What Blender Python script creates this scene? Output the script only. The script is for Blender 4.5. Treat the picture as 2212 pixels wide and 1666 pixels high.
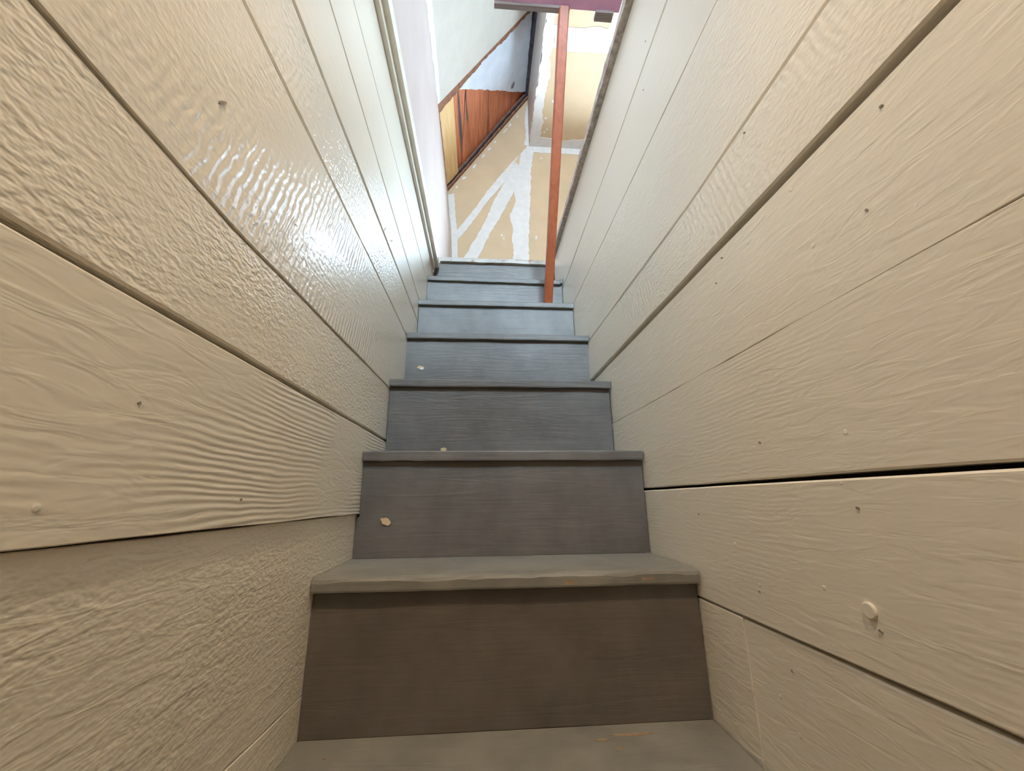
import bpy, math, random
from mathutils import Vector, Matrix, noise

for o in list(bpy.data.objects):
    bpy.data.objects.remove(o)
scene = bpy.context.scene
COL = scene.collection

# ------------------------------------------------------------------ camera
F_PX = 860.86
YAW, PITCH, ROLL = 0.0746, 0.2705, -0.0105
cam_d = bpy.data.cameras.new('camera')
cam = bpy.data.objects.new('camera', cam_d)
COL.objects.link(cam)
cam_d.sensor_fit = 'HORIZONTAL'
cam_d.sensor_width = 36.0
cam_d.lens = 36.0 * F_PX / 2212.0
cam_d.clip_start = 0.02
fw = Vector((math.sin(YAW) * math.cos(PITCH), math.cos(YAW) * math.cos(PITCH), math.sin(PITCH)))
rt = Vector((math.cos(YAW), -math.sin(YAW), 0))
up = rt.cross(fw)
c_, s_ = math.cos(ROLL), math.sin(ROLL)
rt, up = c_ * rt + s_ * up, -s_ * rt + c_ * up
M = Matrix((rt, up, -fw)).transposed().to_4x4()
M.translation = Vector((-0.056, -0.5433, 0.3596))
cam.matrix_world = M
scene.camera = cam

# ------------------------------------------------------------------ light
scene.view_settings.view_transform = 'Standard'
scene.view_settings.look = 'None'
scene.view_settings.exposure = 0.36
scene.view_settings.gamma = 1.0
scene.view_settings.use_curve_mapping = False
scene.cycles.max_bounces = 7
scene.cycles.diffuse_bounces = 5
scene.cycles.glossy_bounces = 2
scene.cycles.use_adaptive_sampling = True
scene.cycles.adaptive_threshold = 0.1
scene.cycles.use_denoising = True
scene.cycles.transparent_max_bounces = 6
SKY = 138.0
FILL_W = 38.0
world = bpy.data.worlds.new('overcast_sky')
scene.world = world
world.use_nodes = True
bg = world.node_tree.nodes['Background']
bg.inputs['Color'].default_value = (0.58, 0.80, 1.0, 1)
bg.inputs['Strength'].default_value = SKY
WX0, WX1, WZ0, WZ1 = 0.80, 1.45, 1.95, 2.80          # window opening in the back wall
VX0, VX1, VZ0, VZ1 = -0.20, 0.34, 1.76, 3.15          # window in the attic wall behind the viewer
for x0, x1, z0, z1, y, rx in ((WX0, WX1, WZ0, WZ1, 2.74, -90), (VX0, VX1, VZ0, VZ1, -2.32, 90)):
    pl = bpy.data.lights.new('window_portal', 'AREA')
    pl.shape = 'RECTANGLE'
    pl.size, pl.size_y = x1 - x0, z1 - z0
    pl.cycles.is_portal = True
    po = bpy.data.objects.new('window_portal', pl)
    po.location = ((x0 + x1) / 2, y, (z0 + z1) / 2)
    po.rotation_euler = (math.radians(rx), 0, 0)
    COL.objects.link(po)

# ------------------------------------------------------------------ helpers
def mesh_obj(name, verts, faces, mat, parent=None, smooth=False):
    me = bpy.data.meshes.new(name)
    me.from_pydata([tuple(v) for v in verts], [], faces)
    me.update()
    if mat:
        me.materials.append(mat)
    if smooth:
        for p in me.polygons:
            p.use_smooth = True
    o = bpy.data.objects.new(name, me)
    COL.objects.link(o)
    if parent:
        o.parent = parent
    return o


def empty(name, loc=(0, 0, 0)):
    o = bpy.data.objects.new(name, None)
    o.location = loc
    COL.objects.link(o)
    return o


def tag(o, label, cat, kind=None, group=None):
    o['label'] = label
    o['category'] = cat
    if kind:
        o['kind'] = kind
    if group:
        o['group'] = group
    return o


class MB:
    def __init__(self):
        self.v, self.f = [], []

    def box(self, x0, x1, y0, y1, z0, z1):
        b = len(self.v)
        self.v += [(x, y, z) for z in (z0, z1) for y in (y0, y1) for x in (x0, x1)]
        self.f += [tuple(b + i for i in q) for q in
                   ((0, 2, 3, 1), (4, 5, 7, 6), (0, 1, 5, 4), (2, 6, 7, 3), (0, 4, 6, 2), (1, 3, 7, 5))]
        return self

    def prism(self, bottom, top):
        """closed prism from two matching rings of 3-D points"""
        b, n = len(self.v), len(bottom)
        self.v += list(bottom) + list(top)
        self.f.append(tuple(b + i for i in range(n))[::-1])
        self.f.append(tuple(b + n + i for i in range(n)))
        for i in range(n):
            j = (i + 1) % n
            self.f.append((b + i, b + j, b + n + j, b + n + i))
        return self

    def sweep(self, rings, caps=True):
        """closed tube through matching rings, capped"""
        b, n = len(self.v), len(rings[0])
        for r in rings:
            self.v += list(r)
        for k in range(len(rings) - 1):
            for i in range(n):
                j = (i + 1) % n
                self.f.append((b + k * n + i, b + k * n + j, b + (k + 1) * n + j, b + (k + 1) * n + i))
        if not caps:
            return self
        self.f.append(tuple(b + i for i in range(n))[::-1])
        e = b + (len(rings) - 1) * n
        self.f.append(tuple(e + i for i in range(n)))
        return self

    def build(self, name, mat, parent=None, fix=True, smooth=False):
        o = mesh_obj(name, self.v, self.f, mat, parent, smooth)
        if fix:
            import bmesh
            bm = bmesh.new()
            bm.from_mesh(o.data)
            bmesh.ops.recalc_face_normals(bm, faces=bm.faces)
            bm.to_mesh(o.data)
            bm.free()
        return o


def wob(t, seed, amp, freq=6.0):
    return amp * (noise.noise(Vector((t * freq, seed * 13.7, 0.3))) + 0.5 * noise.noise(Vector((t * freq * 3.1, seed * 5.3, 7.1))))


def jag(pts, seed, amp=0.006, step=0.025):
    """subdivide a closed 2-D outline and roughen it"""
    out = []
    n = len(pts)
    rnd = random.Random(seed)
    for i in range(n):
        a, b = Vector(pts[i]), Vector(pts[(i + 1) % n])
        L = (b - a).length
        k = max(1, int(L / step))
        nr = Vector((-(b - a).y, (b - a).x)) / max(L, 1e-6)
        for j in range(k):
            q = a.lerp(b, j / k)
            out.append(q + (nr * rnd.uniform(-amp, amp) if j else Vector((0, 0))))
    return out


# ------------------------------------------------------------------ materials
def new_mat(name):
    m = bpy.data.materials.new(name)
    m.use_nodes = True
    nt = m.node_tree
    return m, nt, nt.nodes['Principled BSDF']


def N(nt, t, **kw):
    n = nt.nodes.new(t)
    for k, v in kw.items():
        if k.startswith('i_'):
            n.inputs[k[2:].replace('_', ' ')].default_value = v
        else:
            setattr(n, k, v)
    return n


def math_n(nt, op, a, b=None, c=None):
    n = nt.nodes.new('ShaderNodeMath')
    n.operation = op
    for i, v in enumerate((a, b, c)):
        if v is None:
            continue
        if isinstance(v, (int, float)):
            n.inputs[i].default_value = v
        else:
            nt.links.new(v, n.inputs[i])
    return n.outputs[0]


def mapped(nt, loc=(0, 0, 0), scale=(1, 1, 1), rot=(0, 0, 0)):
    tc = N(nt, 'ShaderNodeTexCoord')
    mp = N(nt, 'ShaderNodeMapping')
    mp.inputs['Location'].default_value = loc
    mp.inputs['Scale'].default_value = scale
    mp.inputs['Rotation'].default_value = rot
    nt.links.new(tc.outputs['Object'], mp.inputs['Vector'])
    return mp.outputs['Vector']


def noise_n(nt, vec, scale, detail=3, rough=0.5, dist=0.0):
    n = N(nt, 'ShaderNodeTexNoise')
    n.inputs['Scale'].default_value = scale
    n.inputs['Detail'].default_value = detail
    n.inputs['Roughness'].default_value = rough
    n.inputs['Distortion'].default_value = dist
    nt.links.new(vec, n.inputs['Vector'])
    return n.outputs['Fac']


def ramp(nt, fac, stops):
    r = N(nt, 'ShaderNodeValToRGB')
    el = r.color_ramp.elements
    while len(el) < len(stops):
        el.new(0.5)
    for e, (p, c) in zip(el, stops):
        e.position = p
        e.color = (c[0], c[1], c[2], 1)
    nt.links.new(fac, r.inputs['Fac'])
    return r.outputs['Color']


def sstep(nt, fac, a, b):
    r = N(nt, 'ShaderNodeMapRange')
    r.interpolation_type = 'SMOOTHSTEP'
    r.inputs['From Min'].default_value = a
    r.inputs['From Max'].default_value = b
    nt.links.new(fac, r.inputs['Value'])
    return r.outputs['Result']


CREAM = (0.88, 0.815, 0.70)


def plank_mat(seed, pebble=0.0, grain=0.0, saw=0.0, brush=0.3, rough=0.34, col=CREAM, fine=0.0, dist=0.0016, coat=0.0):
    """painted board: cream gloss paint over pebbled, ridged or saw-marked wood"""
    m, nt, b = new_mat('painted_board')
    o = (seed * 3.7, seed * 1.9, seed * 2.3)
    rc = random.Random(seed).uniform(0.965, 1.02)
    b.inputs['Base Color'].default_value = (col[0] * rc, col[1] * rc, col[2] * rc, 1)
    if coat:
        b.inputs['Coat Weight'].default_value = coat
        b.inputs['Coat Roughness'].default_value = 0.55
    b.inputs['Specular IOR Level'].default_value = 1.0
    b.inputs['Roughness'].default_value = rough
    mask = sstep(nt, noise_n(nt, mapped(nt, (o[1], o[0], 0), (1, 0.5, 1)), 8, 0), 0.34, 0.62) if (pebble or grain or saw) else None
    h = 0.0
    if pebble:
        a = noise_n(nt, mapped(nt, o, (1, 0.6, 1), (math.radians(-14), 0, 0)), 190, 1, 0.5, 0.0)
        k = math_n(nt, 'MULTIPLY_ADD', mask, 0.6, 0.4)
        h = math_n(nt, 'MULTIPLY_ADD', math_n(nt, 'MULTIPLY', a, k), pebble, h)
    if grain:
        w = N(nt, 'ShaderNodeTexWave', wave_type='BANDS', bands_direction='Z')
        w.inputs['Scale'].default_value = 42
        w.inputs['Distortion'].default_value = 11.0
        w.inputs['Detail'].default_value = 2.0
        w.inputs['Detail Scale'].default_value = 0.32
        nt.links.new(mapped(nt, o, (1, 0.3, 1)), w.inputs['Vector'])
        h = math_n(nt, 'MULTIPLY_ADD', math_n(nt, 'MULTIPLY', w.outputs['Fac'], mask), grain, h)
    if saw:
        w = N(nt, 'ShaderNodeTexWave', wave_type='BANDS', bands_direction='Y')
        w.inputs['Scale'].default_value = 24
        w.inputs['Distortion'].default_value = 4.5
        w.inputs['Detail'].default_value = 2
        w.inputs['Detail Scale'].default_value = 1.4
        nt.links.new(mapped(nt, o, (1, 1, 1), (math.radians(16), 0, 0)), w.inputs['Vector'])
        inv = math_n(nt, 'SUBTRACT', 1.15, mask)
        h = math_n(nt, 'MULTIPLY_ADD', math_n(nt, 'MULTIPLY', w.outputs['Fac'], inv), saw, h)
        h = math_n(nt, 'MULTIPLY_ADD', noise_n(nt, mapped(nt, o, (1, 0.7, 0.7)), 190, 1), saw * 0.8, h)
    if fine:
        w = noise_n(nt, mapped(nt, o, (40, 3, 200)), 1.0, 2, 0.5, 0.3)
        h = math_n(nt, 'MULTIPLY_ADD', w, fine, h)
    if brush:
        g3 = noise_n(nt, mapped(nt, o, (20, 16, 75), (math.radians(14), 0, 0)), 1.0, 2, 0.6, 0.8)
        h = math_n(nt, 'MULTIPLY_ADD', g3, brush * 1.9, h)
    if brush and pebble < 0.2:      # the odd nib under the paint
        v = N(nt, 'ShaderNodeTexVoronoi')
        v.inputs['Scale'].default_value = 20
        nt.links.new(mapped(nt, o, (1, 1, 1)), v.inputs['Vector'])
        nib = sstep(nt, v.outputs['Distance'], 0.07, 0.03)
        h = math_n(nt, 'MULTIPLY_ADD', nib, 0.3, h)
    bp = N(nt, 'ShaderNodeBump')
    bp.inputs['Strength'].default_value = 1.0
    bp.inputs['Distance'].default_value = dist
    nt.links.new(h, bp.inputs['Height'])
    nt.links.new(bp.outputs['Normal'], b.inputs['Normal'])
    return m


def stair_mat(name, col, wear_col=None, wear=(0.72, 0.78), rough=0.42, seed=0.0):
    m, nt, b = new_mat(name)
    o = (seed, seed * 2, seed * 3)
    n1 = noise_n(nt, mapped(nt, o, (1, 1, 1)), 11, 3, 0.6)
    colr = ramp(nt, n1, [(0.3, tuple(c * 0.8 for c in col)), (0.7, tuple(c * 1.15 for c in col))])
    if wear_col:
        w = sstep(nt, noise_n(nt, mapped(nt, o, (1, 1, 2.5)), 30, 5, 0.65), *wear)
        mx = N(nt, 'ShaderNodeMix', data_type='RGBA')
        nt.links.new(w, mx.inputs[0])
        nt.links.new(colr, mx.inputs[6])
        mx.inputs[7].default_value = (*wear_col, 1)
        colr = mx.outputs[2]
    nt.links.new(colr, b.inputs['Base Color'])
    b.inputs['Roughness'].default_value = rough
    g = noise_n(nt, mapped(nt, o, (5, 40, 60)), 1.0, 3, 0.6, 1.0)
    h = g
    bp = N(nt, 'ShaderNodeBump')
    bp.inputs['Strength'].default_value = 0.6
    bp.inputs['Distance'].default_value = 0.002
    nt.links.new(h, bp.inputs['Height'])
    nt.links.new(bp.outputs['Normal'], b.inputs['Normal'])
    return m


def plain_mat(name, col, rough=0.6, nscale=12, amount=0.08, bump=0.0015, bscale=60):
    m, nt, b = new_mat(name)
    n1 = noise_n(nt, mapped(nt), nscale, 2, 0.6)
    nt.links.new(ramp(nt, n1, [(0.3, tuple(c * (1 - amount) for c in col)), (0.7, tuple(min(1, c * (1 + amount)) for c in col))]),
                 b.inputs['Base Color'])
    b.inputs['Roughness'].default_value = rough
    bp = N(nt, 'ShaderNodeBump')
    bp.inputs['Strength'].default_value = 0.7
    bp.inputs['Distance'].default_value = bump
    nt.links.new(noise_n(nt, mapped(nt), bscale, 2), bp.inputs['Height'])
    nt.links.new(bp.outputs['Normal'], b.inputs['Normal'])
    return m


def wood_mat(name, dark, light, rough=0.6, stain=None, axis='Y', seed=0.0, scale=1.0, bump=0.002):
    """bare timber with grain along one axis, optional black water stains"""
    m, nt, b = new_mat(name)
    sc = {'Y': (45, 3, 45), 'Z': (45, 45, 3), 'X': (3, 45, 45)}[axis]
    sc = tuple(v * scale for v in sc)
    g = noise_n(nt, mapped(nt, (seed, seed * 2, seed * 5), sc), 1.0, 5, 0.65, 1.4)
    colr = ramp(nt, g, [(0.28, dark), (0.72, light)])
    if stain:
        st = sstep(nt, noise_n(nt, mapped(nt, (seed * 3, seed, seed), tuple(v * 0.28 for v in sc)), 1.0, 4, 0.6), 0.60, 0.70)
        mx = N(nt, 'ShaderNodeMix', data_type='RGBA')
        nt.links.new(st, mx.inputs[0])
        nt.links.new(colr, mx.inputs[6])
        mx.inputs[7].default_value = (*stain, 1)
        colr = mx.outputs[2]
    nt.links.new(colr, b.inputs['Base Color'])
    b.inputs['Roughness'].default_value = rough
    bp = N(nt, 'ShaderNodeBump')
    bp.inputs['Strength'].default_value = 0.6
    bp.inputs['Distance'].default_value = bump
    nt.links.new(g, bp.inputs['Height'])
    nt.links.new(bp.outputs['Normal'], b.inputs['Normal'])
    return m


M_back = plain_mat('raw_backing', (0.035, 0.024, 0.014), 0.9)
M_grey = stair_mat('grey_stair_paint', (0.152, 0.132, 0.114), seed=1.0)
M_grey2 = stair_mat('worn_grey_stair_paint', (0.26, 0.25, 0.22), (0.42, 0.30, 0.18), (0.70, 0.80), 0.45, 4.0)
M_edge = stair_mat('worn_cream_edge', (0.46, 0.41, 0.36), (0.30, 0.13, 0.05), (0.54, 0.62), 0.5, 9.0)
M_chip = plain_mat('bare_chip_wood', (0.72, 0.50, 0.28), 0.7)
M_chip_dull = plain_mat('scuffed_bare_wood', (0.34, 0.25, 0.17), 0.7, 60, 0.3)
M_chip_white = plain_mat('bare_chip_white', (0.85, 0.8, 0.75), 0.6)
M_dent = plain_mat('dented_paint', (0.30, 0.26, 0.22), 0.6)
M_drywall = plain_mat('tan_drywall_paper', (0.54, 0.375, 0.225), 0.8, 5, 0.05, 0.0004, 90)
M_mud = plain_mat('white_joint_compound', (0.64, 0.575, 0.52), 0.65, 18, 0.05, 0.0012, 30)
M_plaster = plain_mat('old_cream_plaster', (0.50, 0.44, 0.37), 0.5, 9, 0.05, 0.003, 14)
M_primed = plain_mat('primed_wall', (0.57, 0.47, 0.43), 0.4, 5, 0.05, 0.002, 22)
M_trim = plain_mat('cream_trim_paint', CREAM, 0.4, 20, 0.05, 0.0008, 70)
M_rough_trim = plain_mat('rough_sawn_edge', (0.50, 0.43, 0.38), 0.8, 60, 0.35, 0.003, 120)
M_foil = plain_mat('pale_backing_sheet', (0.72, 0.75, 0.80), 0.35, 10, 0.06, 0.002, 18)
M_lath = wood_mat('old_lath_wood', (0.09, 0.035, 0.018), (0.36, 0.15, 0.07), 0.75, axis='Y')
M_dark = plain_mat('dark_timber_and_gap', (0.05, 0.04, 0.045), 0.9)  # also paints the shaded gaps among the laths
M_stud = wood_mat('new_pine_stud', (0.62, 0.36, 0.14), (0.86, 0.58, 0.28), 0.55, axis='Y', scale=0.8)
M_post = wood_mat('stained_pine_post', (0.26, 0.055, 0.018), (0.40, 0.10, 0.034), 0.4, axis='Z', scale=0.7, bump=0.0006)
M_mauve = plain_mat('mauve_board_paint', (0.80, 0.42, 0.60), 0.5)
M_batten = wood_mat('grey_brown_batten', (0.22, 0.17, 0.15), (0.40, 0.33, 0.30), 0.6, axis='X')
M_steel = plain_mat('galvanised_washer', (0.22, 0.22, 0.25), 0.4)
M_floor = wood_mat('attic_floorboards', (0.10, 0.06, 0.035), (0.20, 0.125, 0.07), 0.5, axis='Y')
M_hall = plain_mat('hall_wall_paint', (0.70, 0.62, 0.50), 0.6)
M_frame = plain_mat('white_window_paint', (0.85, 0.85, 0.83), 0.4)


def roof_mat(seed):
    return wood_mat('red_roof_board', (0.34, 0.085, 0.035), (0.78, 0.27, 0.12), 0.55, (0.09, 0.07, 0.07), 'Y', seed, 0.7, 0.003)


def glass_mat():
    m = bpy.data.materials.new('window_glass')
    m.use_nodes = True
    nt = m.node_tree
    nt.nodes.clear()
    out = N(nt, 'ShaderNodeOutputMaterial')
    mix = N(nt, 'ShaderNodeMixShader')
    tr = N(nt, 'ShaderNodeBsdfTransparent')
    gl = N(nt, 'ShaderNodeBsdfGlossy')
    gl.inputs['Roughness'].default_value = 0.02
    mix.inputs[0].default_value = 0.06
    nt.links.new(tr.outputs[0], mix.inputs[1])
    nt.links.new(gl.outputs[0], mix.inputs[2])
    nt.links.new(mix.outputs[0], out.inputs[0])
    return m


M_glass = glass_mat()

# ------------------------------------------------------------------ dimensions
RISE, RUN, TH, OV = 0.23127, 0.19792, 0.0229, 0.0164
HW = 0.33
YB = 2.6                                   # back wall of the attic room
FZ = 7 * RISE                              # attic floor level (1.619)
CZ = 3.69                                  # flat attic ceiling
Y_FRONT, Y_TOP = -0.75, 1.385

# ------------------------------------------------------------------ boarded stair walls
wall_left = tag(MB().box(-0.42, -0.362, Y_FRONT, 1.47, -0.26, 1.60).build('wall_left', M_back),
                'stair wall of cream-painted boards on the left, glossy with bluish glare', 'wall', 'structure')
wall_right = tag(MB().box(0.362, 0.42, Y_FRONT, 1.47, -0.26, 1.615).build('wall_right', M_back),
                 'matte cream-painted board wall along the right of the stairs', 'wall', 'structure')


def plank(parent, side, y0, y1, zb, zt, face, mat, gb=0.004, gt=0.004, bev=0.002, seed=0, wav=0.0012, tilt=0.0):
    """one horizontal board. zb, zt: heights of its joints as (y, z) lists; face: distance of its face from the stair axis"""
    def at(lst, y):
        if len(lst) == 1:
            return lst[0][1]
        for (a, za), (b, zb_) in zip(lst, lst[1:]):
            if y <= b:
                return za + (zb_ - za) * max(0, (y - a)) / (b - a)
        return lst[-1][1]
    ba, bt = min(bev, 0.0004 + 0.35 * gb), min(bev, 0.0004 + 0.35 * gt)
    rings = []
    n = max(2, int((y1 - y0) / 0.045))
    for k in range(n + 1):
        y = y0 + (y1 - y0) * k / n
        a = at(zb, y) + gb / 2 + wob(y, seed + 1, wav)
        b = at(zt, y) - gt / 2 + wob(y, seed + 2, wav)
        fx = face + wob(y, seed + 3, 0.0008, 2.0)
        bk = 0.361
        prof = [(bk, a), (fx + ba, a), (fx + tilt, a + ba), (fx - tilt, b - bt), (fx + bt, b), (bk, b)]
        rings.append([(side * d, y, z) for d, z in prof])
    return MB().sweep(rings).build('plank', mat, parent)


L_ = lambda *p: [(p[i], p[i + 1]) for i in range(0, len(p), 2)]
lj = [L_(0, -0.255), L_(0.0, 0.072, 0.16, 0.062, 0.4, 0.05), L_(-0.28, 0.331, 0.4, 0.324), L_(0, 0.516), L_(-0.35, 0.652, -0.15, 0.645, 0.59, 0.668),
      L_(-0.2, 0.902, 0.5, 0.915), L_(-0.12, 1.043, 0.78, 1.064), L_(0.0, 1.197, 0.95, 1.165), L_(0.05, 1.346, 1.04, 1.355),
      L_(0, 1.52)]
lm = [dict(pebble=0.6, brush=0.4), dict(pebble=0.75, brush=0.5), dict(grain=0.42, brush=0.35, pebble=0.12),
      dict(pebble=1.15, brush=0.3), dict(saw=0.36, brush=0.25, pebble=0.35), dict(pebble=1.2, saw=0.15, brush=0.25),
      dict(pebble=0.7, brush=0.25), dict(brush=0.3, pebble=0.12), dict(brush=0.22)]
lg = [0.002, 0.001, 0.0014, 0.0065, 0.0025, 0.0075, 0.0065, 0.0016, 0.003, 0.001]
lf = [0.3365, 0.3370, 0.330, 0.331, 0.329, 0.331, 0.331, 0.330, 0.330]
lplanks, rplanks = {}, {}
for i in range(9):
    lplanks[i] = plank(wall_left, -1, Y_FRONT, 1.395, lj[i], lj[i + 1], lf[i], plank_mat(i + 1.3, rough=0.29, **lm[i]), lg[i], lg[i + 1], 0.0022, i * 5 + 1)

rj = [L_(0, -0.255), L_(-0.23, 0.186, 0.18, 0.182), L_(-0.28, 0.378, 0.4, 0.372), L_(0, 0.565), L_(0, 0.753), L_(-0.25, 0.897, 0.05, 0.887, 0.8, 0.905),
      L_(0, 1.160), L_(0.03, 1.385, 0.4, 1.367, 1.15, 1.347), L_(0, 1.62)]
rm = [dict(brush=0.3), dict(brush=0.22, grain=0.04), dict(brush=0.25, grain=0.05), dict(brush=0.26, saw=0.05), dict(saw=0.2, brush=0.2, pebble=0.55),
      dict(pebble=0.7, brush=0.2), dict(fine=0.4, brush=0.08), dict(brush=0.12)]
rg = [0.002, 0.005, 0.0055, 0.0008, 0.009, 0.0055, 0.002, 0.007, 0.001]
rf = [0.331, 0.330, 0.331, 0.331, 0.3275, 0.330, 0.330, 0.331]
for i in range(8):
    mt = plank_mat(i + 21.7, rough=(0.3 if i > 5 else 0.42), **rm[i])
    if i == 0:      # this course is pieced together from two lengths
        rplanks[0] = plank(wall_right, 1, Y_FRONT, 0.0915, rj[0], rj[1], 0.332, mt, rg[0], rg[1], 0.002, 101)
        plank(wall_right, 1, 0.0927, 1.395, rj[0], rj[1], 0.3305, plank_mat(39.1, rough=0.42, brush=0.4), rg[0], 0.0012, 0.0015, 104)
        continue
    pk = plank(wall_right, 1, Y_FRONT, 1.395, rj[i], rj[i + 1], rf[i], mt, rg[i], rg[i + 1], 0.003 if i == 4 else 0.0022, 100 + i * 5)
    rplanks[i] = pk
    if i == 1:      # round painted-over plug in this board
        r1, r2, ctr = 0.0078, 0.0066, (-0.128, 0.246)
        rings = [[(0.3305 - d, ctr[0] + r * math.cos(a * math.tau / 20), ctr[1] + r * math.sin(a * math.tau / 20)) for a in range(20)]
                 for d, r in ((0, r1), (0.0022, r1), (0.003, r2))]
        MB().sweep(rings).build('plug', mt, pk)

# nail holes, dents and gouges showing dark through the paint
def dent(parent, side, y, z, face, ry, rz, ang, seed):
    rnd_ = random.Random(seed)
    ring = []
    for a in range(10):
        t = a * math.tau / 10
        r = rnd_.uniform(0.7, 1.1)
        u, w = ry * r * math.cos(t), rz * r * math.sin(t)
        ring.append((y + u * math.cos(ang) - w * math.sin(ang), z + u * math.sin(ang) + w * math.cos(ang)))
    MB().prism([(side * (face + 0.001), a, b) for a, b in ring], [(side * (face - 0.0012), a, b) for a, b in ring]).build('nail_hole', M_dent, parent)


def board_at(joints, z):
    for i in range(len(joints) - 1):
        if joints[i][0][1] <= z < joints[i + 1][0][1]:
            return i
    return len(joints) - 2


for n_, (y, z) in enumerate([(0.181, 1.319), (0.143, 1.425), (0.002, 0.731), (0.027, 0.699), (-0.228, 0.636), (-0.267, 0.724), (-0.1, 0.876),
                             (0.177, 0.325), (-0.141, 0.344), (0.041, 0.228), (-0.135, 0.23), (-0.011, 0.428), (0.003, 0.146)]):
    i = board_at(rj, z)
    pk = rplanks[i]
    dent(pk, 1, y, z, rf[i] - (0 if i else -0.0005), 0.0022, 0.0016, 0.4, n_)
for n_, (y, z, ry, rz, an) in enumerate([(-0.203, 0.756, 0.008, 0.0018, 0.9), (0.423, 1.072, 0.013, 0.002, 1.0), (0.500, 1.090, 0.012, 0.003, 0.7),
                                         (-0.213, 0.434, 0.0018, 0.0015, 0), (-0.051, 0.359, 0.0016, 0.0014, 0)]):
    i = board_at(lj, z)
    dent(lplanks[i], -1, y, z, lf[i], ry, rz, an, 60 + n_)

# strips capping the boarding under the attic floor
trim1 = tag(MB().sweep([[(-0.361, y, 1.522), (-0.317 + wob(y, 3, .0008), y, 1.522), (-0.317 + wob(y, 3, .0008), y, 1.549), (-0.361, y, 1.549)]
                        for y in [Y_FRONT + 2.1 * k / 40 for k in range(41)]]).build('trim_1', M_trim),
            'thin cream strip capping the top of the left board wall', 'trim', 'structure')
trim2 = tag(MB().sweep([[(-0.361, y, 1.5492), (-0.301 + wob(y, 8, .0012), y, 1.5492), (-0.301 + wob(y, 8, .0012), y, 1.596), (-0.361, y, 1.596)]
                        for y in [Y_FRONT + 2.13 * k / 40 for k in range(41)]]).build('trim_2', M_trim),
            'wider cream floor edge jutting out above the left wall strip', 'trim', 'structure')
trim3 = tag(MB().sweep([[(0.361, y, 1.621), (0.311 + wob(y, 5, .0028, 14), y, 1.621), (0.312 + wob(y, 6, .0028, 14), y, 1.652), (0.361, y, 1.652)]
                        for y in [Y_FRONT + 2.12 * k / 120 for k in range(121)]]).build('trim_3', M_rough_trim),
            'rough-sawn grey-brown floor edge topping the right board wall', 'trim', 'structure')

# ------------------------------------------------------------------ staircase
stair = tag(empty('staircase', (0, 0, 0)), 'steep dark grey painted wooden staircase between two board walls', 'staircase')


def tread(k, x0, x1, mat, nose=0.0045, drop=0.0, seed=0, th=TH, yback=None, chip=0.0):
    y0, z1 = k * RUN, k * RISE
    yb = (k + 1) * RUN + OV - 0.0005 if yback is None else yback
    rings = []
    n = 56
    for i in range(n + 1):
        x = x0 + (x1 - x0) * i / n
        w = wob(x, seed + k, 0.0012, 9)
        w2 = wob(x, seed + k + 40, 0.0014, 22)
        dz = -drop * i / n
        e = max(0.0, wob(x, seed + k + 7, 1.0, 13)) * chip
        z, zb = z1 + dz, z1 - th + dz
        rings.append([(x, yb, zb), (x, y0 + w + 0.001, zb + w2 * 0.6), (x, y0 + w, zb + 0.003), (x, y0 + w, z - nose - e),
                      (x, y0 + w + nose * 0.4, z - nose * 0.35 - e * 0.4 + w2 * 0.3), (x, y0 + nose * 1.8 + e, z), (x, yb, z)])
    return MB().sweep(rings).build('tread', mat, stair)


def riser(k, x0, x1, mat):
    """riser below tread k"""
    y = k * RUN + OV
    z0, z1 = (k - 1) * RISE + 0.0005, k * RISE - TH - 0.0008
    n, mrow = 24, 8
    v, f = [], []
    for j in range(mrow + 1):
        for i in range(n + 1):
            x, z = x0 + (x1 - x0) * i / n, z0 + (z1 - z0) * j / mrow
            v.append((x, y + 0.0015 * noise.noise(Vector((x * 7, z * 9, k * 3.1))), z))
    for j in range(mrow):
        for i in range(n):
            a = j * (n + 1) + i
            f.append((a, a + 1, a + n + 2, a + n + 1))
    b = MB()
    b.v, b.f = v, f
    b.box(x0, x1, y + 0.004, y + 0.018, z0, z1)
    return b.build('riser', mat, stair, fix=False)


XL = {0: -0.3355, 1: -0.3355, 2: -0.329, 3: -0.3285, 4: -0.3275, 5: -0.329, 6: -0.329}
XR = {0: 0.3270, 1: 0.3270, 2: 0.3268, 3: 0.327, 4: 0.327, 5: 0.3265, 6: 0.3165}
risers, treads = {}, {}
for k in range(0, 7):
    treads[k] = tread(k, XL[k], XR[k], M_grey2 if k < 2 else M_grey, nose=0.006 if k < 2 else 0.003, drop=0.006 if k == 6 else 0.0, seed=k * 3,
          chip=0.006 if k == 1 else 0.0015)
for k in range(0, 8):
    x0 = -0.3362 if k in (0, 1) else -0.3288
    x1 = 0.3273
    if k == 2:
        x0 = -0.3285
    risers[k] = riser(k, x0, x1, M_grey)
# left end of the second riser reaches behind the set-back lowest board
MB().box(-0.3362, -0.3286, 2 * RUN + OV, 2 * RUN + OV + 0.018, RISE + 0.0005, 0.318).build('riser_packer', M_grey, stair)
# small block at the right end of the sixth nosing
MB().box(0.3172, 0.3272, 6 * RUN - 0.004, 6 * RUN + 0.03, 6 * RISE - 0.024, 6 * RISE + 0.004).build('end_block', M_grey, stair)
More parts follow.
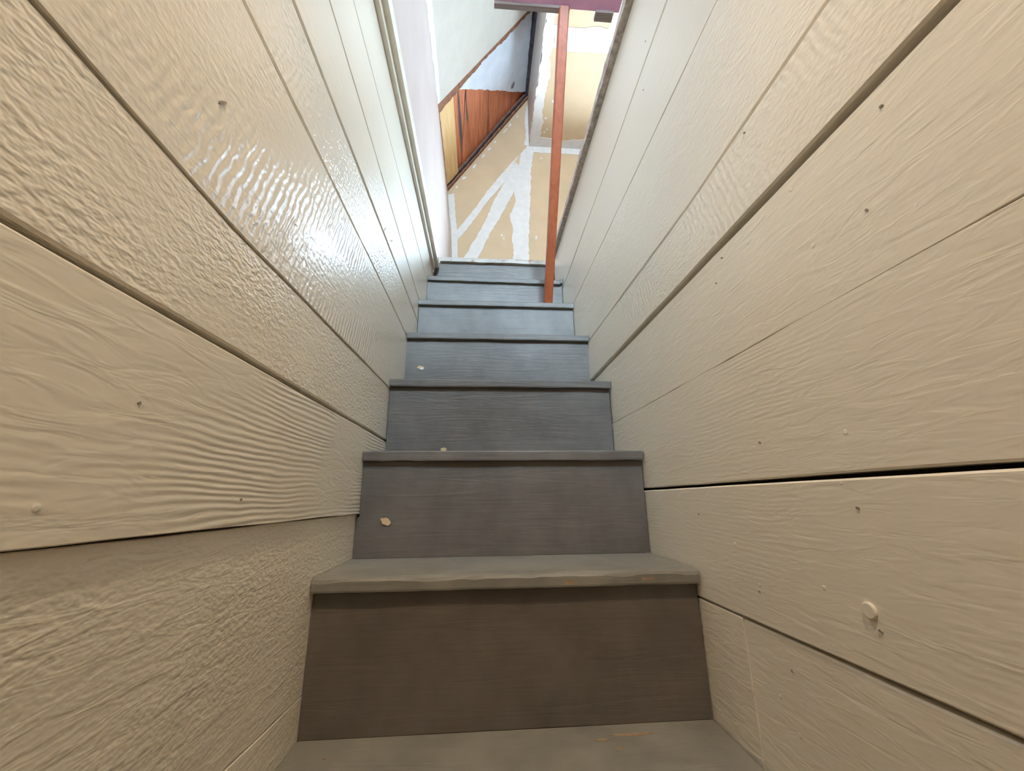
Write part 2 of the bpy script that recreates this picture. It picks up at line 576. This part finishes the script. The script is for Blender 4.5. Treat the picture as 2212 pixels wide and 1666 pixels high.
# landing nosing: worn cream edge
rings = []
for i in range(61):
    x = -0.297 + 0.605 * i / 60
    w, w2 = wob(x, 77, 0.002, 10), wob(x, 78, 0.0022, 16)
    rings.append([(x, 1.47, FZ - 0.022), (x, 1.382 + w, FZ - 0.026 + w2), (x, 1.379 + w, FZ - 0.004 + w2), (x, 1.385 + w, FZ + w2 * 0.5), (x, 1.47, FZ)])
ln = MB().sweep(rings).build('landing_nosing', M_edge, stair)
ln['label'] = 'chipped cream landing edge'


# carriage added to stop sky light leaking between the steps
def under(y):
    return (y - OV) / RUN * RISE - RISE - 0.03
MB().sweep([[(x, -0.02, -0.34), (x, -0.02, -0.3), (x, 0.01, under(0.01)), (x, 1.4, under(1.4)), (x, 1.469, under(1.4)), (x, 1.469, under(1.4) - 0.1)]
            for x in (-0.3362, 0.3270)]).build('underside_block', M_back, stair)


def blob(cx, cz, rx, rz, y, mat, parent, seed, name='paint_chip', ang=0.0):
    rnd = random.Random(seed)
    ring = []
    for i in range(14):
        a = i * math.tau / 14
        r = rnd.uniform(0.75, 1.1)
        px, pz = rx * r * math.cos(a), rz * r * math.sin(a)
        ring.append((cx + px * math.cos(ang) - pz * math.sin(ang), cz + px * math.sin(ang) + pz * math.cos(ang)))
    return MB().prism([(a, y, b) for a, b in ring], [(a, y - 0.0012, b) for a, b in ring]).build(name, mat, parent)


blob(-0.270, 0.308, 0.0135, 0.0075, 2 * RUN + OV - 0.001, M_chip, risers[2], 3, ang=-0.5)
blob(-0.276, 0.797, 0.013, 0.0055, 4 * RUN + OV - 0.001, M_chip, risers[4], 5, ang=-0.2)
blob(-0.272, 0.793, 0.007, 0.004, 4 * RUN + OV - 0.002, M_chip_white, risers[4], 6)
for cx, cz, rx, rz, sd in ((0.111, 0.2155, 0.045, 0.0045, 31), (0.035, 0.216, 0.03, 0.003, 32), (0.215, 0.218, 0.035, 0.003, 33)):   # bare wood on the worn first nosing
    blob(cx, cz, rx, rz, RUN + 0.0012, M_chip_dull, treads[1], sd, 'worn_patch')
for cx, cy, rx, ry, sd in ((0.183, 0.184, 0.038, 0.004, 41), (0.129, 0.174, 0.014, 0.003, 42), (0.149, 0.150, 0.005, 0.003, 43), (-0.278, 0.166, 0.003, 0.002, 44)):
    rnd = random.Random(sd)
    ring = [(cx + rx * rnd.uniform(.7, 1.1) * math.cos(a * math.tau / 12), cy + ry * rnd.uniform(.7, 1.1) * math.sin(a * math.tau / 12)) for a in range(12)]
    MB().prism([(a, b_, -0.0003) for a, b_ in ring], [(a, b_, 0.0009) for a, b_ in ring]).build('worn_patch', M_chip_dull, treads[0])
blob(-0.167, 3 * RISE - RISE + 0.0265, 0.009, 0.006, 3 * RUN + OV - 0.001, M_chip, risers[3], 8)

# ------------------------------------------------------------------ attic shell
EX, EZ = -0.406, 3.107                     # foot of the sloping ceiling
TX, TZ = 0.550, 0.835                      # direction up the slope
NX, NZ = 0.835, -0.550                     # slope normal, into the room
SL = 1.442


def sp(s, y, off=0.0):
    """point on the sloping ceiling: s up the slope, off outwards"""
    return (EX + TX * s - NX * off, y, EZ + TZ * s - NZ * off)


# back wall
b = MB()
def wall_piece(pts):
    b.prism([(x, YB, z) for x, z in pts], [(x, YB + 0.12, z) for x, z in pts])
top_x, top_z = sp(SL, 0)[0], sp(SL, 0)[2]
wall_piece([(-0.56, 1.45), (0.387, 1.45), (0.387, 4.366), (0.303, 4.366), (-0.49, 3.162), (-0.56, 3.10)])
wall_piece([(0.387, 1.45), (WX0, 1.45), (WX0, CZ + 0.7), (0.387, CZ + 0.7)])
wall_piece([(WX0, 1.45), (WX1, 1.45), (WX1, WZ0), (WX0, WZ0)])
wall_piece([(WX0, WZ1), (WX1, WZ1), (WX1, CZ + 0.1), (WX0, CZ + 0.1)])
wall_piece([(WX1, 1.45), (3.1, 1.45), (3.1, CZ + 0.1), (WX1, CZ + 0.1)])
wall_back = tag(b.build('wall_back', M_drywall), 'bare tan drywall end wall with white joint compound above the stairs', 'wall', 'structure')


def patch_back(name, pts, seed, amp=0.008, t=0.0025, mat=None):
    r = jag(pts, seed, amp)
    return MB().prism([(q.x, YB, q.y) for q in r], [(q.x, YB - t, q.y) for q in r]).build(name, mat or M_mud, wall_back)


left_tape = [(-0.405, 3.076), (-0.345, 3.095), (-0.32, 2.782), (-0.304, 2.684), (-0.298, 2.453), (-0.289, 2.3), (-0.34, 2.3), (-0.346, 2.45), (-0.36, 2.70)]
strip1 = [(0.285, 3.591), (0.174, 3.45), (-0.004, 3.187), (-0.174, 2.899), (-0.309, 2.698), (-0.305, 2.582), (-0.192, 2.753), (-0.046, 2.997), (0.137, 3.258), (0.229, 3.492)]
strip2 = [(0.229, 3.492), (0.136, 3.258), (0.053, 3.079), (-0.007, 2.932), (-0.123, 2.643), (-0.228, 2.437), (-0.29, 2.3), (-0.17, 2.3), (-0.104, 2.441), (-0.076, 2.495), (-0.035, 2.607), (0.049, 2.778), (0.14, 2.955), (0.14, 2.975), (0.22, 3.146), (0.273, 3.44)]
strip3 = [(0.365, 3.709), (0.285, 3.591), (0.255, 3.384), (0.22, 3.146), (0.233, 3.028), (0.202, 2.946), (0.177, 2.895), (0.194, 2.782), (0.205, 2.712), (0.192, 2.628), (0.203, 2.533), (0.202, 2.3), (0.340, 2.3), (0.351, 2.746), (0.361, 2.932), (0.38, 3.229), (0.384, 3.41), (0.415, 3.616), (0.42, 3.69)]
htape = [(0.39, 3.70), (1.10, 3.70), (1.10, 3.612), (0.872, 3.613), (0.78, 3.62), (0.649, 3.618), (0.415, 3.616)]
for i, (pp, am) in enumerate(((left_tape, .003), (strip1, .004), (strip2, .007), (strip3, .008), (htape, .004))):
    patch_back('joint_compound', pp, 50 + i, am, 0.0022 + i * 0.0004)
# upright band between slope and soffit
patch_back('joint_compound', [(0.325, 3.70), (0.389, 3.70), (0.389, 4.31), (0.375, 4.28), (0.345, 4.1), (0.338, 3.95), (0.345, 3.8)], 61, 0.006, 0.0020)
rnd = random.Random(4)
for i in range(9):      # smears of compound under the cut edge
    s = 0.12 + 1.2 * i / 9 + rnd.uniform(-.04, .04)
    x, _, z = sp(s, 0)
    x += NX * 0.035
    z += NZ * 0.035
    rx, rz = rnd.uniform(0.02, 0.045), rnd.uniform(0.008, 0.016)
    pts = []
    for a in range(10):
        an = a * math.tau / 10
        r = rnd.uniform(0.6, 1.1)
        u, w = rx * r * math.cos(an), rz * r * math.sin(an)
        pts.append((x + TX * u + NX * w, z + TZ * u + NZ * w))
    MB().prism([(q[0], YB, q[1]) for q in pts], [(q[0], YB - 0.002, q[1]) for q in pts]).build('compound_smear', M_mud, wall_back)
for x, z in ((0.42, 2.66), (0.415, 2.64), (0.10, 2.66), (0.12, 2.63), (0.49, 3.55), (0.62, 3.58)):
    pts = [(x + 0.012 * math.cos(a * math.tau / 8) * rnd.uniform(.4, 1), z + 0.018 * math.sin(a * math.tau / 8) * rnd.uniform(.4, 1)) for a in range(8)]
    MB().prism([(q[0], YB, q[1]) for q in pts], [(q[0], YB - 0.0015, q[1]) for q in pts]).build('compound_dab', M_mud, wall_back)

# landing side wall, a little out of plumb
b = MB()
b.sweep([[(-0.46, y, 1.60), (-0.352, y, 1.60), (-0.350, y, 2.45), (-0.372, y, 2.75), (-0.4055, y, 3.107), (-0.46, y, 3.107)] for y in (-2.2, 0.2, 1.4, 2.0, YB)])
b.box(-0.60, -0.461, -2.3, YB, 1.60, 3.2)
wall_land = tag(b.build('wall_upper_left', M_primed), 'pinkish white primed side wall of the attic above the left stair wall', 'wall', 'structure')
# white filler along its corners
MB().prism([(-0.3735, y, z) for y, z in ((2.585, 2.76), (2.585, 2.2), (2.45, 2.2), (2.47, 2.5), (2.46, 2.76))],
           [(-0.3500 + (0.0 if z < 2.5 else -0.019), y, z) for y, z in ((2.585, 2.76), (2.585, 2.2), (2.45, 2.2), (2.47, 2.5), (2.46, 2.76))]).build('joint_compound', M_mud, wall_land)

# sloping ceiling: plaster up to the cut, then bare roof boards
b = MB()
yc = [-2.2 + (1.735 + 2.2) * k / 20 for k in range(21)]
b.sweep([[sp(-0.005, y), sp(SL, y), sp(SL, y, 0.018), sp(-0.005, y, 0.018)] for y in yc])
slope = tag(b.build('ceiling_slope', M_plaster), 'sloping off-white plaster ceiling with a ragged strip cut open', 'ceiling', 'structure')
# outer roof deck that closes the cavity
b = MB()
b.sweep([[sp(-0.2, y, 0.085), sp(SL + 0.4, y, 0.085), sp(SL + 0.4, y, 0.12), sp(-0.2, y, 0.12)] for y in (-2.3, 2.8)])
b.build('roof_deck', M_dark, slope)


def slope_poly(name, pts, off, t, mat, seed=None, amp=0.004, parent=None, step=0.03):
    q = jag(pts, seed, amp, step) if seed is not None else [Vector(p) for p in pts]
    return MB().prism([sp(a.x, a.y, off) for a in q], [sp(a.x, a.y, off + t) for a in q]).build(name, mat, parent or slope)


slope_poly('roof_board', [(0.10, 1.70), (0.470, 1.70), (0.30, 2.66), (0.10, 2.66)], 0.066, 0.018, roof_mat(2.0), 5, 0.002)
slope_poly('roof_board', [(0.477, 1.70), (0.774, 1.70), (0.766, 2.66), (0.306, 2.66)], 0.062, 0.020, roof_mat(7.3), 6, 0.002)
slope_poly('roof_board', [(0.781, 1.70), (1.262, 1.70), (1.275, 2.66), (0.774, 2.66)], 0.059, 0.022, roof_mat(12.9), 7, 0.002)
slope_poly('roof_board', [(1.272, 1.70), (1.60, 1.70), (1.60, 2.66), (1.285, 2.66)], 0.066, 0.018, roof_mat(18.2), 8, 0.002)
st = slope_poly('stud', [(0.036, 1.70), (0.226, 1.70), (0.216, 2.598), (0.027, 2.598)], 0.028, 0.035, M_stud)
st['label'] = 'pale new pine stud'
foil = slope_poly('backing_sheet', [(0.27, 1.80), (0.40, 1.885), (0.74, 2.10), (1.17, 2.385), (1.42, 2.535), (1.405, 2.2), (1.395, 1.70), (0.27, 1.70)], 0.040, 0.012, M_foil, 11, 0.005)
foil['label'] = 'smooth pale bluish backing sheet'
rr = [[Vector(sp(1.15 + r * math.cos(a * math.tau / 18), 2.305 + r * math.sin(a * math.tau / 18), off)) for a in range(18)] for off, r in ((0.0398, 0.030), (0.037, 0.030), (0.034, 0.012))]
MB().sweep(rr).build('washer', M_steel, foil)
# torn lath edges round the cut, plus dark strips painted for shaded gaps
slope_poly('lath_gap_strip', [(0.0, 1.728), (SL - .03, 1.728), (SL - .05, 1.775), (0.9, 1.785), (0.5, 1.77), (0.0, 1.80)], 0.010, 0.012, M_lath, 21, 0.007)
slope_poly('lath_gap_strip', [(0.0, 1.745), (0.62, 1.745), (0.60, 1.80), (0.0, 1.84)], 0.024, 0.010, M_lath, 22, 0.006)
slope_poly('lath_gap_strip', [(-0.004, 1.728), (0.018, 1.80), (0.014, 2.2), (0.010, 2.598), (-0.004, 2.598)], 0.004, 0.02, M_lath, 23, 0.003)
slope_poly('lath_gap_strip', [(SL - 0.028, 1.728), (SL + .01, 1.728), (SL + .01, 2.598), (SL - 0.022, 2.598)], 0.006, 0.08, M_dark, 24, 0.004)  # dark strip painted in place of the shaded gap
for off, t, y0, mat, sd in ((0.002, 0.016, 2.572, M_lath, 31), (0.024, 0.012, 2.560, M_dark, 32), (0.040, 0.016, 2.568, M_lath, 33)):  # the dark middle strip paints a shaded gap between laths
    slope_poly('lath_gap_strip', [(0.0, y0), (0.5, y0 + 0.006), (1.0, y0 - 0.004), (SL - 0.02, y0), (SL - 0.02, 2.599), (0.0, 2.599)], off, t, mat, sd, 0.005)
# taped junction of the slope with the side wall
slope_poly('joint_compound', [(0.0, -2.0), (0.05, -2.0), (0.055, 1.0), (0.045, 1.5), (0.03, 1.728), (0.0, 1.728)], -0.002, 0.003, M_mud, 41, 0.003)

# flat ceiling with the drop face beside the slope
b = MB()
b.box(0.372, 3.1, -2.2, YB, CZ, CZ + 0.06)
b.box(0.372, 0.388, -2.2, YB, CZ, top_z + 0.15)
ceiling = tag(b.build('ceiling', M_drywall), 'flat tan drywall ceiling with wide white taped joints', 'ceiling', 'structure')


def patch_ceil(pts, seed, amp=0.008, t=0.0025):
    r = jag(pts, seed, amp)
    return MB().prism([(q.x, q.y, CZ) for q in r], [(q.x, q.y, CZ - t) for q in r]).build('joint_compound', M_mud, ceiling)


patch_ceil([(0.372, 2.597), (0.489, 2.557), (0.464, 2.473), (0.479, 2.319), (0.448, 2.23), (0.461, 1.98), (0.467, 1.883), (0.437, 1.764), (0.46, 1.687), (0.441, 1.546), (0.43, 1.3), (0.44, -2.0), (0.372, -2.0)], 71, 0.008)
patch_ceil([(0.372, 2.598), (1.3, 2.598), (1.3, 2.48), (1.14, 2.475), (0.875, 2.488), (0.762, 2.501), (0.688, 2.514), (0.569, 2.495), (0.479, 2.486)], 72, 0.006, 0.003)
patch_ceil([(0.439, 1.538), (0.518, 1.545), (0.655, 1.545), (0.749, 1.53), (0.83, 1.538), (0.901, 1.512), (1.3, 1.5), (1.3, 1.69), (0.902, 1.705), (0.798, 1.704), (0.695, 1.707), (0.55, 1.704), (0.465, 1.686)], 73, 0.008, 0.0035)
patch_ceil([(0.84, 1.54), (0.86, 1.45), (0.88, 1.25), (1.2, 1.2), (1.2, 1.54)], 74, 0.008, 0.002)
for x, y in ((0.522, 2.398), (0.492, 2.286), (0.53, 2.12), (0.50, 2.43)):
    patch_ceil([(x + 0.012 * math.cos(a * math.tau / 8), y + 0.012 * math.sin(a * math.tau / 8)) for a in range(8)], 80 + int(x * 100), 0.002)
# face of the drop, filled white
MB().box(0.3695, 0.3718, -2.0, 2.597, CZ - 0.002, top_z - 0.01).build('joint_compound', M_mud, ceiling)

# the rest of the attic room, out of view: floor with the stair opening, far walls
b = MB()
OPEN_Y = -1.0
b.box(0.361, 3.1, -2.3, YB, 1.45, FZ)
b.box(-0.9, -0.361, -2.3, YB, 1.45, 1.598)
b.box(-0.361, 0.361, -2.3, OPEN_Y, 1.45, FZ)
b.box(-0.361, 0.361, 1.47, YB, 1.45, FZ)
tag(b.build('floor', M_floor), 'attic floorboards around the stair opening', 'floor', 'structure')
tag(MB().box(3.0, 3.1, -2.2, YB, FZ, CZ).build('wall_attic_right', M_floor), 'far right wall of the attic room', 'wall', 'structure')
tag(MB().box(-0.6, VX0, -2.3, -2.2, FZ, 4.6).box(VX1, 3.1, -2.3, -2.2, FZ, 4.6).box(VX0, VX1, -2.3, -2.2, FZ, VZ0).box(VX0, VX1, -2.3, -2.2, VZ1, 4.6).build('wall_attic_front', M_floor), 'attic wall behind the viewer', 'wall', 'structure')
# windows that let the daylight in
def window(name, x0, x1, z0, z1, y, d, label):
    """d: +1 when outside lies towards +Y"""
    w = tag(empty(name, ((x0 + x1) / 2, y, z0)), label, 'window', 'structure')
    loc = Vector(w.location)

    def part(nm, mbx, mat):
        o = mbx.build(nm, mat)
        o.data.transform(Matrix.Translation(-loc))
        o.parent = w
    ya, yb = sorted((y - d * .01, y + d * .09))
    part('frame', MB().box(x0, x0 + .05, ya, yb, z0, z1).box(x1 - .05, x1, ya, yb, z0, z1)
         .box(x0 + .05, x1 - .05, ya, yb, z0, z0 + .05).box(x0 + .05, x1 - .05, ya, yb, z1 - .05, z1), M_frame)
    zm = (z0 + z1) / 2
    ya, yb = sorted((y + d * .03, y + d * .07))
    part('meeting_rail', MB().box(x0 + .05, x1 - .05, ya, yb, zm - .02, zm + .02), M_frame)
    ya, yb = sorted((y + d * .05, y + d * .054))
    for za, zb in ((z0 + .05, zm - .02), (zm + .02, z1 - .05)):
        part('pane', MB().box(x0 + .05, x1 - .05, ya, yb, za, zb), M_glass)


window('window_1', WX0, WX1, WZ0, WZ1, YB, 1, 'white sash window in the drywall end wall, hidden beyond the right stair wall')
window('window_2', VX0, VX1, VZ0, VZ1, -2.2, -1, 'white sash window in the attic wall behind the viewer')

# lower hall behind the viewer
tag(MB().box(-0.42, 0.42, 1.471, 1.50, -0.26, 1.45).build('understair_light_block', M_back), 'added unseen partition keeping sky light out from under the stairs', 'wall', 'structure')  # added blocker against sky light leaking in below the steps
b = MB()
b.box(-0.9, 0.9, -2.3, 0.0, -0.35, -0.2315)
b.box(-0.42, 0.42, 0.0, 1.5, -0.35, -0.26)
tag(b.build('floor_hall', M_floor), 'hall floor at the foot of the stairs', 'floor', 'structure')
b = MB()
b.box(-0.9, -0.42, Y_FRONT, Y_FRONT + .05, -0.2315, 1.45)
b.box(0.42, 0.9, Y_FRONT, Y_FRONT + .05, -0.2315, 1.45)
b.box(-0.95, -0.9, -2.3, Y_FRONT + .05, -0.2315, 1.45)
b.box(0.9, 0.95, -2.3, Y_FRONT + .05, -0.2315, 1.45)
b.box(-0.95, 0.95, -2.35, -2.3, -0.2315, 1.45)
tag(b.build('wall_hall', M_hall), 'hall walls behind the viewer', 'wall', 'structure')

# ------------------------------------------------------------------ prop post and overhead board
B0, T0 = Vector((0.225, 1.046, 1.1575)), Vector((0.222, 0.472, 2.0505))
ax = (T0 - B0).normalized()
side = ax.cross(Vector((0, 1, 0))).normalized()
side = (Vector((1, 0, 0)) - ax * ax.x).normalized()
oth = ax.cross(side)
rings = []
hw, ch = 0.0178, 0.003
for k in range(13):
    c = B0.lerp(T0, k / 12) + Vector((wob(k / 12, 4, 0.0015, 2), 0, 0))
    ring = []
    for a, d in ((-hw + ch, -hw), (hw - ch, -hw), (hw, -hw + ch), (hw, hw - ch), (hw - ch, hw), (-hw + ch, hw), (-hw, hw - ch), (-hw, -hw + ch)):
        q = c + side * a + oth * d
        if k == 0:
            q = q + ax * ((B0.z - q.z) / ax.z)
        if k == 12:
            q = q + ax * ((T0.z - q.z) / ax.z)
        ring.append(tuple(q - B0))
    rings.append(ring)
post = MB().sweep(rings).build('prop_post', M_post)
post.location = B0
tag(post, 'slim orange-brown wooden post leaning up from the fifth tread', 'post')

ob = tag(empty('overhead_board', (0.2, 0.40, 2.0665)), 'mauve-painted board with battens resting on top of the wooden post', 'board')


def opart(name, mbx, mat):
    o = mbx.build(name, mat)
    o.data.transform(Matrix.Translation(-Vector(ob.location)))
    o.parent = ob
    return o


opart('panel', MB().box(-0.030, 0.428, 0.30, 0.470, 2.067, 2.092), M_mauve)
opart('batten', MB().box(-0.030, 0.243, 0.460, 0.477, 2.0510, 2.0665), M_batten)
opart('batten', MB().box(0.340, 0.405, 0.464, 0.494, 2.052, 2.0665), M_batten)

# ------------------------------------------------------------------ added unseen fill lamp, lifting the lower stair walls
LZ = 1.80
lamp = tag(empty('added_fill_lamp', (0.0, -0.74, LZ)), 'added unseen fill lamp with a shade, brightening the lower stair walls', 'lamp')


def circ(r, z, n=28):
    return [(r * math.cos(a * math.tau / n), r * math.sin(a * math.tau / n), z) for a in range(n)]


MB().sweep([circ(0.15, -0.10), circ(0.152, -0.096), circ(0.13, 0.10), circ(0.06, 0.20), circ(0.03, 0.225), circ(0.027, 0.22),
            circ(0.055, 0.193), circ(0.125, 0.098), circ(0.146, -0.098), circ(0.15, -0.10)], caps=False).build('shade', M_batten, lamp, smooth=True)  # cone shaped to keep the added light off the upper walls
MB().sweep([circ(0.02, 0.19), circ(0.035, 0.215), circ(0.035, 0.24), circ(0.004, 0.25), circ(0.004, 1.70)]).build('cord', M_dark, lamp)
mg, ntg, bb = new_mat('lit_bulb')
bb.inputs['Base Color'].default_value = (0.9, 0.8, 0.6, 1)
bb.inputs['Emission Color'].default_value = (1.0, 0.72, 0.42, 1)
bb.inputs['Emission Strength'].default_value = 2.0
MB().sweep([circ(0.025 * math.sin(t), 0.17 + 0.025 * math.cos(t), 16) for t in [0.2 + 2.75 * k / 8 for k in range(9)]]).build('bulb', mg, lamp, smooth=True)
ld = bpy.data.lights.new('fill_light', 'POINT')
ld.energy = FILL_W
ld.color = (1.0, 0.80, 0.55)
ld.shadow_soft_size = 0.05
lo = bpy.data.objects.new('fill_light', ld)
lo.location = (0, 0, 0.09)
lo.parent = lamp
COL.objects.link(lo)
